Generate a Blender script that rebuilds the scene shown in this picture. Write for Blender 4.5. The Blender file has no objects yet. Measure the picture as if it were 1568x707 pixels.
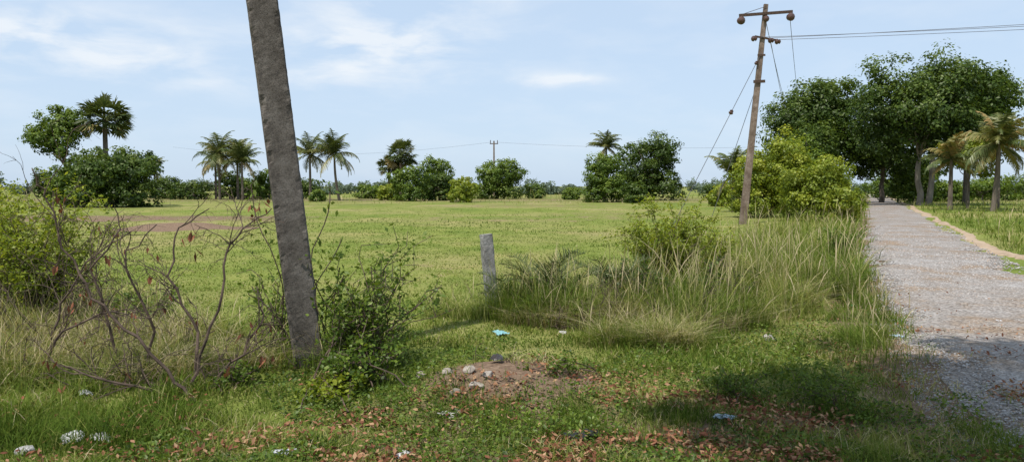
import bpy, bmesh, math, numpy as np
from mathutils import Vector
R = np.random.default_rng(7)
scene = bpy.context.scene
scene.view_settings.view_transform='Standard'; scene.view_settings.look='None'; scene.view_settings.exposure=0

# ---------------------------------------------------------------- helpers
def vnoise(x,y,s,seed=0):
    x=np.asarray(x,float)/s+seed*17.3; y=np.asarray(y,float)/s+seed*7.7
    xi=np.floor(x); yi=np.floor(y); fx=x-xi; fy=y-yi
    fx=fx*fx*(3-2*fx); fy=fy*fy*(3-2*fy)
    def h(a,b):
        v=np.sin(a*127.1+b*311.7+seed*3.1)*43758.5453
        return v-np.floor(v)
    return (h(xi,yi)*(1-fx)+h(xi+1,yi)*fx)*(1-fy)+(h(xi,yi+1)*(1-fx)+h(xi+1,yi+1)*fx)*fy
def sstep(a,b,x):
    t=np.clip((x-a)/(b-a),0,1); return t*t*(3-2*t)
MOUND=[(0.02,6.1,.45,.15),(-.35,5.75,.25,.07),(.25,5.6,.3,.06),(-12.6,28.6,.9,.22),(-11.4,28.2,.7,.16),(-13.9,29,.7,.14)]
def gz(x,y):
    x=np.asarray(x,float); y=np.asarray(y,float)
    near=1/(1+(np.hypot(x,y)/60)**2)
    z=(vnoise(x,y,3.1,1)-.5)*.09*near+(vnoise(x,y,.9,2)-.5)*.05*near
    for mx,my,r,h in MOUND:
        z=z+h*np.exp(-(((x-mx)/(r*1.25))**2+((y-my)/r)**2))
    return z
RY=[-60,-10,0,4.4,6.8,9,12,16.2,74,150,400]; RXL=[-24,-3.2,1.2,2.9,3.75,4.5,5.75,7.6,34.7,70,190]
def road_l(y): return np.interp(y,RY,RXL)
def road_r(y): return road_l(y)+2.95+.5*sstep(12,4,y)

def add_obj(name,parts,mats,smooth=False):
    Vs=[];Fl=[];starts=[];mi=[];T=[];off=0;ls=0
    for V,Fs,m,t in parts:
        V=np.asarray(V,np.float32).reshape(-1,3)
        if len(V)==0: continue
        Vs.append(V); T.append(np.broadcast_to(np.asarray(t,np.float32),(len(V),)))
        for F in Fs:
            F=np.asarray(F,np.int32)
            if F.size==0: continue
            k=F.shape[1]
            Fl.append((F+off).ravel()); starts.append(np.arange(len(F))*k+ls); ls+=len(F)*k
            mi.append(np.full(len(F),m,np.int32))
        off+=len(V)
    V=np.concatenate(Vs);L=np.concatenate(Fl);S=np.concatenate(starts);M=np.concatenate(mi);T=np.concatenate(T)
    me=bpy.data.meshes.new(name)
    me.vertices.add(len(V)); me.vertices.foreach_set('co',V.ravel())
    me.loops.add(len(L)); me.loops.foreach_set('vertex_index',L)
    me.polygons.add(len(S)); me.polygons.foreach_set('loop_start',S.astype(np.int32))
    me.polygons.foreach_set('material_index',M)
    me.polygons.foreach_set('use_smooth',np.full(len(S),smooth))
    me.update(calc_edges=True)
    a=me.attributes.new('tint','FLOAT','POINT'); a.data.foreach_set('value',T.astype(np.float32))
    for m in mats: me.materials.append(m)
    o=bpy.data.objects.new(name,me); scene.collection.objects.link(o)
    return o

def tube(P,r,n=6,cap=True):
    P=np.asarray(P,float); m=len(P); r=np.broadcast_to(np.asarray(r,float),(m,))
    T=np.gradient(P,axis=0); T/=np.linalg.norm(T,axis=1)[:,None]+1e-9
    ref=np.array([0,0,1.]) if abs(T[:,2].mean())<.8 else np.array([1.,0,0])
    A=np.cross(T,ref); A/=np.linalg.norm(A,axis=1)[:,None]+1e-9; B=np.cross(T,A)
    a=np.arange(n)/n*2*np.pi
    V=P[:,None]+r[:,None,None]*(np.cos(a)[None,:,None]*A[:,None]+np.sin(a)[None,:,None]*B[:,None])
    V=V.reshape(-1,3); i=np.arange(m-1)[:,None]*n; j=np.arange(n)[None]; j2=(j+1)%n
    F=np.stack([i+j,i+j2,i+n+j2,i+n+j],-1).reshape(-1,4)
    Fs=[F]
    if cap: Fs.append(np.array([[*range(n)][::-1],[*range((m-1)*n,m*n)]]))
    return V,Fs
def unit(v): return v/(np.linalg.norm(v,axis=-1,keepdims=True)+1e-9)
def rdir(n): return unit(R.normal(size=(n,3)))
def leaves(C,size,nrm=None,aspect=.55,spread=.8,up=.3,dirv=None,droop=0):
    n=len(C); size=np.broadcast_to(size,(n,))
    N=R.normal(size=(n,3))*spread
    if nrm is not None: N=N+nrm
    N[:,2]+=up; N=unit(N)
    D=rdir(n) if dirv is None else dirv+R.normal(size=(n,3))*.25
    D[:,2]-=droop
    D=D-N*np.sum(D*N,1)[:,None]; D=unit(D); S=np.cross(N,D)
    h=size[:,None]/2
    V=np.stack([C-D*h,C+S*h*aspect-D*h*.1,C+D*h-N*h*.15,C-S*h*aspect-D*h*.1],1).reshape(-1,3)
    return V,[np.arange(n*4).reshape(n,4)]
def rep(t,k): return np.repeat(t,k)
def blades(P,h,w,bend,prof=(1,.85,.55),az=None):
    n=len(P); h=np.broadcast_to(h,(n,));w=np.broadcast_to(w,(n,));bend=np.broadcast_to(bend,(n,))
    if az is None: az=R.uniform(0,2*np.pi,n)
    D=np.stack([np.cos(az),np.sin(az),np.zeros(n)],1)
    fa=az+np.pi/2+R.normal(size=n)*.6; S=np.stack([np.cos(fa),np.sin(fa),np.zeros(n)],1)
    rows=[]
    for t,p in ((0,prof[0]),(.4,prof[1]),(.75,prof[2])):
        c=P+D*(h*bend*t*t)[:,None]; c[:,2]+=h*t*(1-.35*np.minimum(bend,1.2)*t)
        rows+= [c-S*(w*p/2)[:,None], c+S*(w*p/2)[:,None]]
    c=P+D*(h*bend)[:,None]; c[:,2]+=h*(1-.35*np.minimum(bend,1.2)); rows.append(c)
    V=np.stack(rows,1).reshape(-1,3); b=np.arange(n)[:,None]*7
    Q=np.concatenate([b+np.array([0,1,3,2]),b+np.array([2,3,5,4])]); Tt=b+np.array([4,5,6])
    return V,[Q,Tt]

# ---------------------------------------------------------------- materials
def newmat(name):
    m=bpy.data.materials.new(name); m.use_nodes=True
    nt=m.node_tree; return m,nt,nt.nodes['Principled BSDF'],nt.nodes['Material Output']
def ramp(nt,stops,inp=None):
    r=nt.nodes.new('ShaderNodeValToRGB'); e=r.color_ramp.elements
    while len(e)<len(stops): e.new(.5)
    for i,(p,c) in enumerate(stops):
        e[i].position=p; e[i].color=(*c,1)
    if inp is not None: nt.links.new(inp,r.inputs[0])
    return r
def foliage_mat(name,stops,transl=.35,gloss=.025,rough=.45):
    m,nt,b,out=newmat(name); nt.nodes.remove(b)
    at=nt.nodes.new('ShaderNodeAttribute'); at.attribute_name='tint'
    r=ramp(nt,stops,at.outputs['Fac'])
    df=nt.nodes.new('ShaderNodeBsdfDiffuse'); nt.links.new(r.outputs[0],df.inputs[0]); last=df.outputs[0]
    if transl>0:
        tr=nt.nodes.new('ShaderNodeBsdfTranslucent'); mx=nt.nodes.new('ShaderNodeMixShader'); mx.inputs[0].default_value=transl
        g=nt.nodes.new('ShaderNodeMix'); g.data_type='RGBA'; g.blend_type='MULTIPLY'; g.inputs[0].default_value=1; g.inputs[7].default_value=(1.45,1.3,.7,1)
        nt.links.new(r.outputs[0],g.inputs[6]); nt.links.new(g.outputs[2],tr.inputs[0])
        nt.links.new(last,mx.inputs[1]); nt.links.new(tr.outputs[0],mx.inputs[2]); last=mx.outputs[0]
    if gloss>0:
        gl=nt.nodes.new('ShaderNodeBsdfGlossy'); gl.inputs['Roughness'].default_value=rough; gl.inputs[0].default_value=(.8,.8,.7,1)
        m2=nt.nodes.new('ShaderNodeMixShader'); m2.inputs[0].default_value=gloss
        nt.links.new(last,m2.inputs[1]); nt.links.new(gl.outputs[0],m2.inputs[2]); last=m2.outputs[0]
    nt.links.new(last,out.inputs[0])
    return m
def noise_mat(name,stops,scale=8,detail=8,rough=.9,bump=.3,bscale=40,spec=.2,stretch=(1,1,1),bdist=.01):
    m,nt,b,out=newmat(name)
    tc=nt.nodes.new('ShaderNodeTexCoord'); mp=nt.nodes.new('ShaderNodeMapping'); mp.inputs['Scale'].default_value=stretch
    nt.links.new(tc.outputs['Object'],mp.inputs[0])
    n=nt.nodes.new('ShaderNodeTexNoise'); n.inputs['Scale'].default_value=scale; n.inputs['Detail'].default_value=detail; n.inputs['Roughness'].default_value=.65
    nt.links.new(mp.outputs[0],n.inputs['Vector'])
    r=ramp(nt,stops,n.outputs['Fac']); nt.links.new(r.outputs[0],b.inputs['Base Color'])
    n2=nt.nodes.new('ShaderNodeTexNoise'); n2.inputs['Scale'].default_value=bscale; n2.inputs['Detail'].default_value=6
    nt.links.new(tc.outputs['Object'],n2.inputs['Vector'])
    bp=nt.nodes.new('ShaderNodeBump'); bp.inputs['Strength'].default_value=bump; bp.inputs['Distance'].default_value=bdist
    nt.links.new(n2.outputs['Fac'],bp.inputs['Height']); nt.links.new(bp.outputs[0],b.inputs['Normal'])
    b.inputs['Roughness'].default_value=rough; b.inputs['Specular IOR Level'].default_value=spec
    return m
M_grass=foliage_mat('grass_blades',[(0,(.035,.065,.012)),(.35,(.115,.175,.028)),(.65,(.25,.265,.072)),(1,(.52,.43,.28))],.28,0)
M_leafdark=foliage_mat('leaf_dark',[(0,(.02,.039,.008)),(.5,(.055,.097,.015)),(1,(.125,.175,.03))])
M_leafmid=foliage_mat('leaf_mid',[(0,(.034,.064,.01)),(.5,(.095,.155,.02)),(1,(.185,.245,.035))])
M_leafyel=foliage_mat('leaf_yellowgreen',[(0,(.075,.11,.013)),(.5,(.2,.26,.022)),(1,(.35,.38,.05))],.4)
M_palm=foliage_mat('palm_leaf',[(0,(.035,.058,.016)),(.5,(.09,.12,.032)),(.8,(.2,.19,.06)),(1,(.36,.24,.09))],.25,.05)
M_farhaze=foliage_mat('leaf_far_hazetint',[(0,(.085,.12,.095)),(1,(.17,.215,.15))],.3,0)  # distance haze painted into the leaf colour: paler, bluish, desaturated
M_litter=foliage_mat('dry_leaf',[(0,(.11,.048,.03)),(.5,(.26,.11,.065)),(1,(.44,.29,.17))],.15,0)
M_bark=noise_mat('bark',[(.3,(.07,.055,.042)),(.7,(.2,.165,.13))],6,stretch=(1,1,.25))
M_barkpale=noise_mat('bark_pale',[(.3,(.11,.09,.075)),(.7,(.24,.21,.18))],3,stretch=(1,1,.4))
M_twig=noise_mat('twig_bark',[(.3,(.045,.032,.025)),(.7,(.16,.115,.088))],9)
M_metal=noise_mat('rusty_steel',[(.3,(.04,.028,.022)),(.7,(.11,.07,.05))],12,rough=.7)
M_wire=noise_mat('wire',[(.3,(.09,.09,.1)),(.7,(.13,.13,.14))],5,rough=.5)
M_porc=noise_mat('porcelain_brown',[(.3,(.06,.03,.025)),(.7,(.11,.06,.045))],5,rough=.3,spec=.5)

def concrete(name,c1,c2,c3,bump=.5,sc=9):
    m,nt,b,out=newmat(name)
    tc=nt.nodes.new('ShaderNodeTexCoord')
    def N(s,d,ro,st=None):
        n=nt.nodes.new('ShaderNodeTexNoise'); n.inputs['Scale'].default_value=s; n.inputs['Detail'].default_value=d; n.inputs['Roughness'].default_value=ro
        if st:
            mp=nt.nodes.new('ShaderNodeMapping'); mp.inputs['Scale'].default_value=st; nt.links.new(tc.outputs['Object'],mp.inputs[0]); nt.links.new(mp.outputs[0],n.inputs['Vector'])
        else: nt.links.new(tc.outputs['Object'],n.inputs['Vector'])
        return n
    n=N(sc,10,.75); r=ramp(nt,[(.36,c1),(.5,c2),(.66,c3)],n.outputs['Fac'])
    st=N(2.2,4,.5,(1.5,1.5,.5)); rs=ramp(nt,[(.35,(.78,.77,.76)),(.65,(1.15,1.15,1.15))],st.outputs['Fac'])
    n3=N(85,5,.7); r3=ramp(nt,[(.36,(.55,.55,.55)),(.5,(1,1,1)),(.66,(1.3,1.28,1.25))],n3.outputs['Fac'])
    def mul(a,c,f):
        mx=nt.nodes.new('ShaderNodeMix'); mx.data_type='RGBA'; mx.blend_type='MULTIPLY'; mx.inputs[0].default_value=f
        nt.links.new(a,mx.inputs[6]); nt.links.new(c,mx.inputs[7]); return mx.outputs[2]
    nt.links.new(mul(mul(r.outputs[0],rs.outputs[0],1),r3.outputs[0],.9),b.inputs['Base Color'])
    bp=nt.nodes.new('ShaderNodeBump'); bp.inputs['Strength'].default_value=bump; bp.inputs['Distance'].default_value=.006
    nt.links.new(n3.outputs['Fac'],bp.inputs['Height']); nt.links.new(bp.outputs[0],b.inputs['Normal'])
    b.inputs['Roughness'].default_value=.95; b.inputs['Specular IOR Level'].default_value=.12
    return m
M_pole=concrete('weathered_concrete',(.09,.079,.069),(.13,.115,.101),(.185,.167,.15))
M_post=concrete('grey_concrete',(.17,.165,.155),(.28,.27,.255),(.4,.39,.37))
M_upole=concrete('brown_concrete',(.13,.095,.072),(.2,.15,.118),(.29,.235,.195),sc=4)

# ---------------------------------------------------------------- ground
def ground_mat():
    m,nt,b,out=newmat('field_ground')
    tc=nt.nodes.new('ShaderNodeTexCoord')
    def nz(s,d=8,ro=.6):
        n=nt.nodes.new('ShaderNodeTexNoise'); n.inputs['Scale'].default_value=s; n.inputs['Detail'].default_value=d; n.inputs['Roughness'].default_value=ro
        nt.links.new(tc.outputs['Object'],n.inputs['Vector']); return n
    big=nz(.11,7,.66); mid=nz(.9,8,.7); fine=nz(22,6,.7)
    g=ramp(nt,[(.3,(.115,.165,.036)),(.45,(.175,.21,.05)),(.58,(.25,.24,.09)),(.72,(.31,.255,.15))],big.outputs['Fac'])
    g2=ramp(nt,[(.3,(.62,.68,.56)),(.5,(1,1,1)),(.7,(1.26,1.14,1.22))],mid.outputs['Fac'])
    g3=ramp(nt,[(.3,(.55,.55,.5)),(.6,(1.15,1.15,1.1))],fine.outputs['Fac'])
    def mul(a,c,f=1):
        x=nt.nodes.new('ShaderNodeMix'); x.data_type='RGBA'; x.blend_type='MULTIPLY'; x.inputs[0].default_value=f
        nt.links.new(a,x.inputs[6]); nt.links.new(c,x.inputs[7]); return x.outputs[2]
    grass=mul(mul(g.outputs[0],g2.outputs[0]),g3.outputs[0])
    soil=ramp(nt,[(.3,(.10,.066,.045)),(.55,(.21,.145,.10)),(.75,(.33,.245,.175))],fine.outputs['Fac'])
    at=nt.nodes.new('ShaderNodeAttribute'); at.attribute_name='tint'
    ma=nt.nodes.new('ShaderNodeMath'); ma.operation='ADD'
    mb=nt.nodes.new('ShaderNodeMath'); mb.operation='MULTIPLY_ADD'; mb.inputs[1].default_value=1.7; mb.inputs[2].default_value=-.85
    nt.links.new(mid.outputs['Fac'],mb.inputs[0]); nt.links.new(at.outputs['Fac'],ma.inputs[0]); nt.links.new(mb.outputs[0],ma.inputs[1])
    rr=ramp(nt,[(.36,(0,0,0)),(.64,(1,1,1))],ma.outputs[0])
    x=nt.nodes.new('ShaderNodeMix'); x.data_type='RGBA'
    nt.links.new(rr.outputs[0],x.inputs[0]); nt.links.new(grass,x.inputs[6]); nt.links.new(soil.outputs[0],x.inputs[7])
    nt.links.new(x.outputs[2],b.inputs['Base Color'])
    bp=nt.nodes.new('ShaderNodeBump'); bp.inputs['Strength'].default_value=.7; bp.inputs['Distance'].default_value=.03
    nt.links.new(fine.outputs['Fac'],bp.inputs['Height']); nt.links.new(bp.outputs[0],b.inputs['Normal'])
    b.inputs['Roughness'].default_value=1; b.inputs['Specular IOR Level'].default_value=.03
    return m
def soil_mask(x,y):
    s=np.zeros_like(x)
    s=np.maximum(s,1.25*np.exp(-(((x-0.0)/.72)**2+((y-5.95)/.6)**2)**1.5))
    s=np.maximum(s,.6*sstep(6.8,5.0,y)*(.45+.55*sstep(-3,0,x)))
    s=np.maximum(s,.85*np.exp(-((x-road_l(y)+.1)/.75)**2))
    s=np.maximum(s,1.5*np.exp(-(((x+12.6)/3.0)**2+((y-28.5)/1.6)**2)**2))
    s=np.maximum(s,.65*np.exp(-(((x+20)/13)**2+((y-38)/5)**2)**2))
    s=np.maximum(s,.45*np.exp(-((x-1)/14)**2-((y-62)/9)**2))
    s=np.maximum(s,.5*np.exp(-((y-90)/25)**2))
    s=np.maximum(s,.36*sstep(.5,.8,vnoise(x,y,7,61))*sstep(8,16,y))
    s=np.maximum(s,.5*sstep(.6,.9,vnoise(x,y,1.3,62))*sstep(11,7,y))
    return s
def axis(lo,hi,st,far1,far2,n=40):
    c=np.arange(lo,hi+1e-6,st)
    a=hi+np.geomspace(st,far2-hi,n); b=lo-np.geomspace(st,lo-far1,n)[::-1]
    return np.concatenate([b,c,a])
gx=axis(-15,12,.14,-3500,3500,90); gy=axis(2.5,32,.14,-800,3500,80)
X,Y=np.meshgrid(gx,gy); Z=gz(X,Y); nx=len(gx); ny=len(gy)
i,j=np.meshgrid(np.arange(nx-1),np.arange(ny-1)); k=(j*nx+i).ravel()
F=np.stack([k,k+1,k+nx+1,k+nx],1)
add_obj('ground',[(np.stack([X,Y,Z],-1).reshape(-1,3),[F],0,soil_mask(X,Y).ravel())],[ground_mat()],True)

def strip(name,l,r,mat,lift,y0,y1,ragged,nacross=14):
    ys=np.concatenate([np.arange(y0,30,.15),np.geomspace(30,y1,200)])
    t=np.linspace(0,1,nacross)
    L=l(ys)+(vnoise(ys,ys*0,1.1,5)-.5)*ragged+(vnoise(ys,ys*0,.3,6)-.5)*ragged*.6
    Rr=r(ys)+(vnoise(ys,ys*0,.8,8)-.5)*ragged+(vnoise(ys,ys*0,.2,9)-.5)*ragged*.5
    Xs=L[:,None]*(1-t)+Rr[:,None]*t; Ys=np.repeat(ys[:,None],nacross,1)
    e=np.minimum(t,1-t)*2; z=gz(Xs,Ys)+lift*(np.minimum(1,e*3))[None]-.012*(e[None]<.01)+.004
    k=(np.arange(len(ys)-1)[:,None]*nacross+np.arange(nacross-1)).ravel()
    F=np.stack([k,k+1,k+nacross+1,k+nacross],1)
    return add_obj(name,[(np.stack([Xs,Ys,z],-1).reshape(-1,3),[F],0,0)],[mat],True)
def road_mat():
    m,nt,b,out=newmat('gravel_surface')
    tc=nt.nodes.new('ShaderNodeTexCoord')
    v=nt.nodes.new('ShaderNodeTexVoronoi'); v.inputs['Scale'].default_value=30; nt.links.new(tc.outputs['Object'],v.inputs['Vector'])
    n=nt.nodes.new('ShaderNodeTexNoise'); n.inputs['Scale'].default_value=.8; n.inputs['Detail'].default_value=9; n.inputs['Roughness'].default_value=.68; nt.links.new(tc.outputs['Object'],n.inputs['Vector'])
    r=ramp(nt,[(.38,(.29,.22,.16)),(.5,(.30,.27,.245)),(.68,(.38,.36,.345))],n.outputs['Fac'])
    sep=nt.nodes.new('ShaderNodeSeparateColor'); nt.links.new(v.outputs['Color'],sep.inputs[0])
    r2=ramp(nt,[(0,(.72,.72,.72)),(1,(1.25,1.24,1.23))],sep.outputs[0])
    r3=ramp(nt,[(.4,(1,1,1)),(.8,(.6,.57,.54))],v.outputs['Distance'])
    def mul(a,c):
        x=nt.nodes.new('ShaderNodeMix'); x.data_type='RGBA'; x.blend_type='MULTIPLY'; x.inputs[0].default_value=1
        nt.links.new(a,x.inputs[6]); nt.links.new(c,x.inputs[7]); return x.outputs[2]
    nt.links.new(mul(mul(r.outputs[0],r2.outputs[0]),r3.outputs[0]),b.inputs['Base Color'])
    bp=nt.nodes.new('ShaderNodeBump'); bp.invert=True; bp.inputs['Strength'].default_value=.6; bp.inputs['Distance'].default_value=.02
    nt.links.new(v.outputs['Distance'],bp.inputs['Height']); nt.links.new(bp.outputs[0],b.inputs['Normal'])
    b.inputs['Roughness'].default_value=.95; b.inputs['Specular IOR Level'].default_value=.1
    return m
strip('gravel_road',road_l,road_r,road_mat(),.035,-40,140,.7)
M_tan=noise_mat('tan_soil',[(.3,(.24,.18,.12)),(.5,(.38,.28,.19)),(.8,(.46,.36,.26))],3,bump=.5,bdist=.02)
wob=lambda y:(vnoise(y,y*0,3.5,71)-.5)*.5
strip('dirt_path',lambda y:road_r(y)+.1+wob(y),lambda y:road_r(y)+.46+wob(y)*.6,M_tan,.03,-10,120,.4,8)

def stones(n,P,s,flat=.65):
    base=np.array([[1,0,0],[0,1,0],[-1,0,0],[0,-1,0],[0,0,1],[0,0,-1]],float)
    V=base[None]*R.uniform(.6,1.25,(n,6,1))+R.normal(size=(n,6,3))*.18
    V[:,:,2]*=flat
    a=R.uniform(0,6.28,n); c,sn=np.cos(a)[:,None],np.sin(a)[:,None]
    x=V[:,:,0]*c-V[:,:,1]*sn; y=V[:,:,0]*sn+V[:,:,1]*c
    V=np.stack([x,y,V[:,:,2]],-1)*np.broadcast_to(s,(n,))[:,None,None]+P[:,None]
    f=np.array([[0,1,4],[1,2,4],[2,3,4],[3,0,4],[1,0,5],[2,1,5],[3,2,5],[0,3,5]])
    F=(np.arange(n)[:,None,None]*6+f[None]).reshape(-1,3)
    return V.reshape(-1,3),[F]
n=48000
y=1/R.uniform(1/30,1/4.2,n); t=R.uniform(-.09,1.02,n)
x=road_l(y)*(1-t)+road_r(y)*t; bare=vnoise(x,y,1.1,91)*.6+vnoise(x,y,.4,92)*.4
keep=R.uniform(size=n)<sstep(.35,.6,bare)+.1; x,y,t=x[keep],y[keep],t[keep]; n=len(x)
P=np.stack([x,y,gz(x,y)+.035*(t>0)],1)
V,Fs=stones(n,P,R.uniform(.006,.018,n)*np.clip(y/10,.8,1.6))
M_stone=foliage_mat('gravel_stone',[(0,(.2,.18,.165)),(.5,(.33,.31,.295)),(.85,(.44,.42,.405)),(1,(.38,.28,.21))],0,0)
add_obj('road_gravel',[(V,Fs,0,rep(R.uniform(0,1,n)**1.1,6))],[M_stone])

# ---------------------------------------------------------------- grass masses
def fan(n,y0,y1,k=.74,pad=1.2):
    y=1/R.uniform(1/y1,1/y0,n); x=R.uniform(-1,1,n)*(k*y+pad); return x,y
def onroad(x,y): return (x>road_l(y)+.12)&(x<road_r(y)+.5)
def mk_grass():
    x,y=fan(420000,3.6,60)
    s=soil_mask(x,y); edge=vnoise(x,y,.5,17)
    keep=(~onroad(x,y)|(R.uniform(size=len(x))<.01)|((x<road_l(y)+.5)&(edge>.55)&(R.uniform(size=len(x))<.6)))&(R.uniform(size=len(x))>s*1.05-.05)
    pn=vnoise(x,y,.35,11)*.6+vnoise(x,y,1.4,12)*.4
    near=sstep(11,6,y)
    keep&=(R.uniform(size=len(x))<.18+pn*1.2*sstep(70,15,y))
    x,y,pn,near,s=[a[keep] for a in (x,y,pn,near,s)]
    n=len(x)
    h=(.02+.03*R.uniform(size=n))*(1-near)+near*(.025+.13*R.uniform(size=n)**1.8*sstep(.2,.8,pn))
    h*=np.clip(y/25,1,1.5)*(1+.9*(vnoise(x,y,1.7,16)>.8))
    w=np.clip(.0011*y,.005,.03)*R.uniform(.7,1.4,n)
    big=vnoise(x,y,5,13)*.5+vnoise(x,y,15,14)*.5
    tint=.35+.36*(big-.5)*2+R.normal(size=n)*.12+.06*(1-near)-.03*near+.25*s+(.2+.25*near)*(vnoise(x,y,.7,15)-.5)
    tint+= (R.uniform(size=n)<.12)*.4
    V,Fs=blades(np.stack([x,y,gz(x,y)-.005],1),h,w,R.uniform(.2,1.2,n))
    add_obj('field_grass',[(V,Fs,0,rep(np.clip(tint,0,1),7))],[M_grass])
mk_grass()

def zone_den(x,y):
    d=np.zeros_like(x); h=np.full_like(x,.3); dry=np.zeros_like(x)
    def put(m,hh,dr):
        nonlocal d,h,dry
        b=m>d; d=np.where(b,m,d); h=np.where(b,hh,h); dry=np.where(b,dr,dry)
    e=lambda cx,cy,rx,ry:np.exp(-(((x-cx)/rx)**2+((y-cy)/ry)**2)**2)
    mixd=vnoise(x,y,.6,23)
    put(.95*e(.75,9.1,1.0,.65),.6,.3+.7*mixd); put(.95*e(1.9,9.0,1.05,.95),.65,.3+.8*mixd); put(.95*e(2.7,10.6,1.4,1.5),.7,.45+.7*mixd)
    put(.8*e(1.35,7.5,.6,.38),.32,.5+.6*mixd); put(.4*e(2.6,7.3,.9,.6),.18,.4)
    put(.7*e(-.55,9.3,.55,.4),.36,.7)
    L=road_l(y)
    v=sstep(L-4.1-.03*y,L-2.6,x)*sstep(L+.15,L-.3,x)*sstep(8.8,12.0,y)
    put(v*(.95),.55+.35*vnoise(x,y,2.2,21),.35+.95*vnoise(x,y,1.4,22)*sstep(L-.5,L-2.0,x))
    put(.9*e(7.2,19,.7,3),.6,.2)
    put(.65*sstep(L-.9,L-.5,x)*sstep(L+.2,L-.1,x)*sstep(6.2,8.5,y)*(vnoise(x,y,.7,24)>.35),.28,.35)
    put(sstep(road_r(y)+.4,road_r(y)+1.0,x),.42,.65)
    put(.85*e(-6.0,8.2,2.2,1.2),.42,.8); put(.75*e(-3.9,7.2,1.6,.9),.3,.8); put(.75*e(-4.6,6.0,1.3,.7),.28,.6)
    put(.75*e(-2.6,7.0,.9,.6),.3,.6); put(.6*e(-1.2,6.6,.5,.5),.3,.3)
    put(.8*e(2.4,5.3,.8,.4),.2,.05);put(.75*e(1.5,5.2,.6,.3),.17,.05)
    put(.5*sstep(6.6,5.2,y)*(vnoise(x,y,.55,25)>.62),.17,.35)
    put(.9*sstep(88,94,y)*sstep(120,108,y),.75,1.1)
    put(.4*sstep(60,80,y),.35,1.1)
    d*=1-np.exp(-((x/.7)**2+((y-5.95)/.5)**2)**2)
    return d,h,dry
def mk_tall():
    x1,y1=fan(320000,4.0,120,.76,1); x2,y2=fan(220000,6,14,.74,1)
    x=np.concatenate([x1,x2]); y=np.concatenate([y1,y2])
    d,h,dry=zone_den(x,y)
    cl=vnoise(x,y,.28,31)*.6+vnoise(x,y,.8,32)*.4
    keep=(R.uniform(size=len(x))<d*sstep(.3,.6,cl)*1.2)&(~onroad(x,y)|((x<road_l(y)+.3)&(cl>.5)))
    x,y,h,dry,cl=[a[keep] for a in (x,y,h,dry,cl)]; n=len(x)
    hh=h*(.25+.85*R.uniform(size=n)**.9)*(.4+1.0*cl)*np.clip(y/40,1,1.3)
    w=np.clip(.0008*y,.0045,.05)*R.uniform(.6,1.3,n)
    tint=np.clip(.16+.66*dry*(R.uniform(size=n)**.6)+R.normal(size=n)*.1+.2*(vnoise(x,y,1.1,33)-.5),0,1)
    P=np.stack([x,y,gz(x,y)-.01],1)
    az=R.normal(size=n)*1.1+6.28*vnoise(x,y,.35,34)
    V,Fs=blades(P,hh,w,R.uniform(.15,1.5,n)**1.2,az=az)
    parts=[(V,Fs,0,rep(tint,7))]
    s=(R.uniform(size=n)<.06)&(h>.25)
    m=s.sum()
    V,Fs=blades(P[s],hh[s]*1.45+.08,w[s]*.8,R.uniform(.05,.6,m),prof=(.35,.35,1.5))
    parts.append((V,Fs,0,rep(np.clip(.85+R.normal(size=m)*.15,0,1),7)))
    add_obj('tall_grass',parts,[M_grass])
mk_tall()

def mk_thatch():
    parts=[]
    for cx,cy,rx,ry,n in ((.75,8.9,.9,.55,4500),(1.9,8.5,.95,.55,5500),(1.35,7.5,.5,.35,2000),(-4.0,7.0,1.4,.7,5500),(-6.2,7.6,1.4,.8,4500),(3.2,10.6,1.0,1.0,6500),(4.4,12.5,1.0,1.6,6000),(-2.6,6.6,.7,.4,1600),(-3.4,6.2,.9,.4,2200),(0,6.3,.5,.3,350)):
        a=R.uniform(0,6.28,n); r=R.uniform(0,1,n)**.5
        x=cx+rx*r*np.cos(a); y=cy+ry*r*np.sin(a); kk=vnoise(x,y,.25,82)>.4; x,y=x[kk],y[kk]; n=len(x)
        V,Fs=blades(np.stack([x,y,gz(x,y)],1),R.uniform(.1,.5,n)*(.3+1.2*vnoise(x,y,.3,81))*(.35 if cx==0 else 1),R.uniform(.003,.007,n)*np.clip(y/8,1,2),R.uniform(.4,2.2,n))
        parts.append((V,Fs,0,rep(np.clip(.8+R.normal(size=n)*.22,0,1),7)))
    add_obj('dry_grass',parts,[M_grass])
mk_thatch()

def mk_weeds():
    parts=[]
    x,y=fan(140000,3.8,11,.72,.6)
    cl=vnoise(x,y,.3,41)*.5+vnoise(x,y,1.1,42)*.5
    keep=(cl>.48)&~onroad(x,y)&(R.uniform(size=len(x))>soil_mask(x,y)*.85)&(R.uniform(size=len(x))<sstep(12,6,y)+.15)
    x,y,cl=x[keep],y[keep],cl[keep]; n=len(x)
    P=np.stack([x,y,gz(x,y)+R.uniform(0,1,n)*(.03+.32*(cl-.48))+.01],1)
    V,Fs=leaves(P,R.uniform(.014,.042,n),aspect=.6,spread=.6,up=1)
    add_obj('ground_weeds',[(V,Fs,0,rep(np.clip(.42+(cl-.6)+R.normal(size=n)*.25,0,1),4))],[M_leafmid])
mk_weeds()

def mk_litter():
    x,y=fan(75000,3.8,13,.74,.4)
    m=.9*sstep(6.6,4.6,y)*(.3+.7*sstep(-3.5,1.0,x))+1.0*np.exp(-((x-road_l(y)-.1)/.9)**2)*sstep(14,8,y)+.6*np.exp(-((x/1.1)**2+((y-5.9)/.7)**2))
    m*=sstep(.36,.8,vnoise(x,y,.45,51))
    keep=R.uniform(size=len(x))<m*.9; x,y=x[keep],y[keep]; n=len(x)
    P=np.stack([x,y,gz(x,y)+R.uniform(.015,.08,n)],1)
    V,Fs=leaves(P,R.uniform(.02,.055,n),aspect=.5,spread=.5,up=1)
    add_obj('leaf_litter',[(V,Fs,0,rep(R.uniform(0,1,n),4))],[M_litter])
mk_litter()

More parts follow.
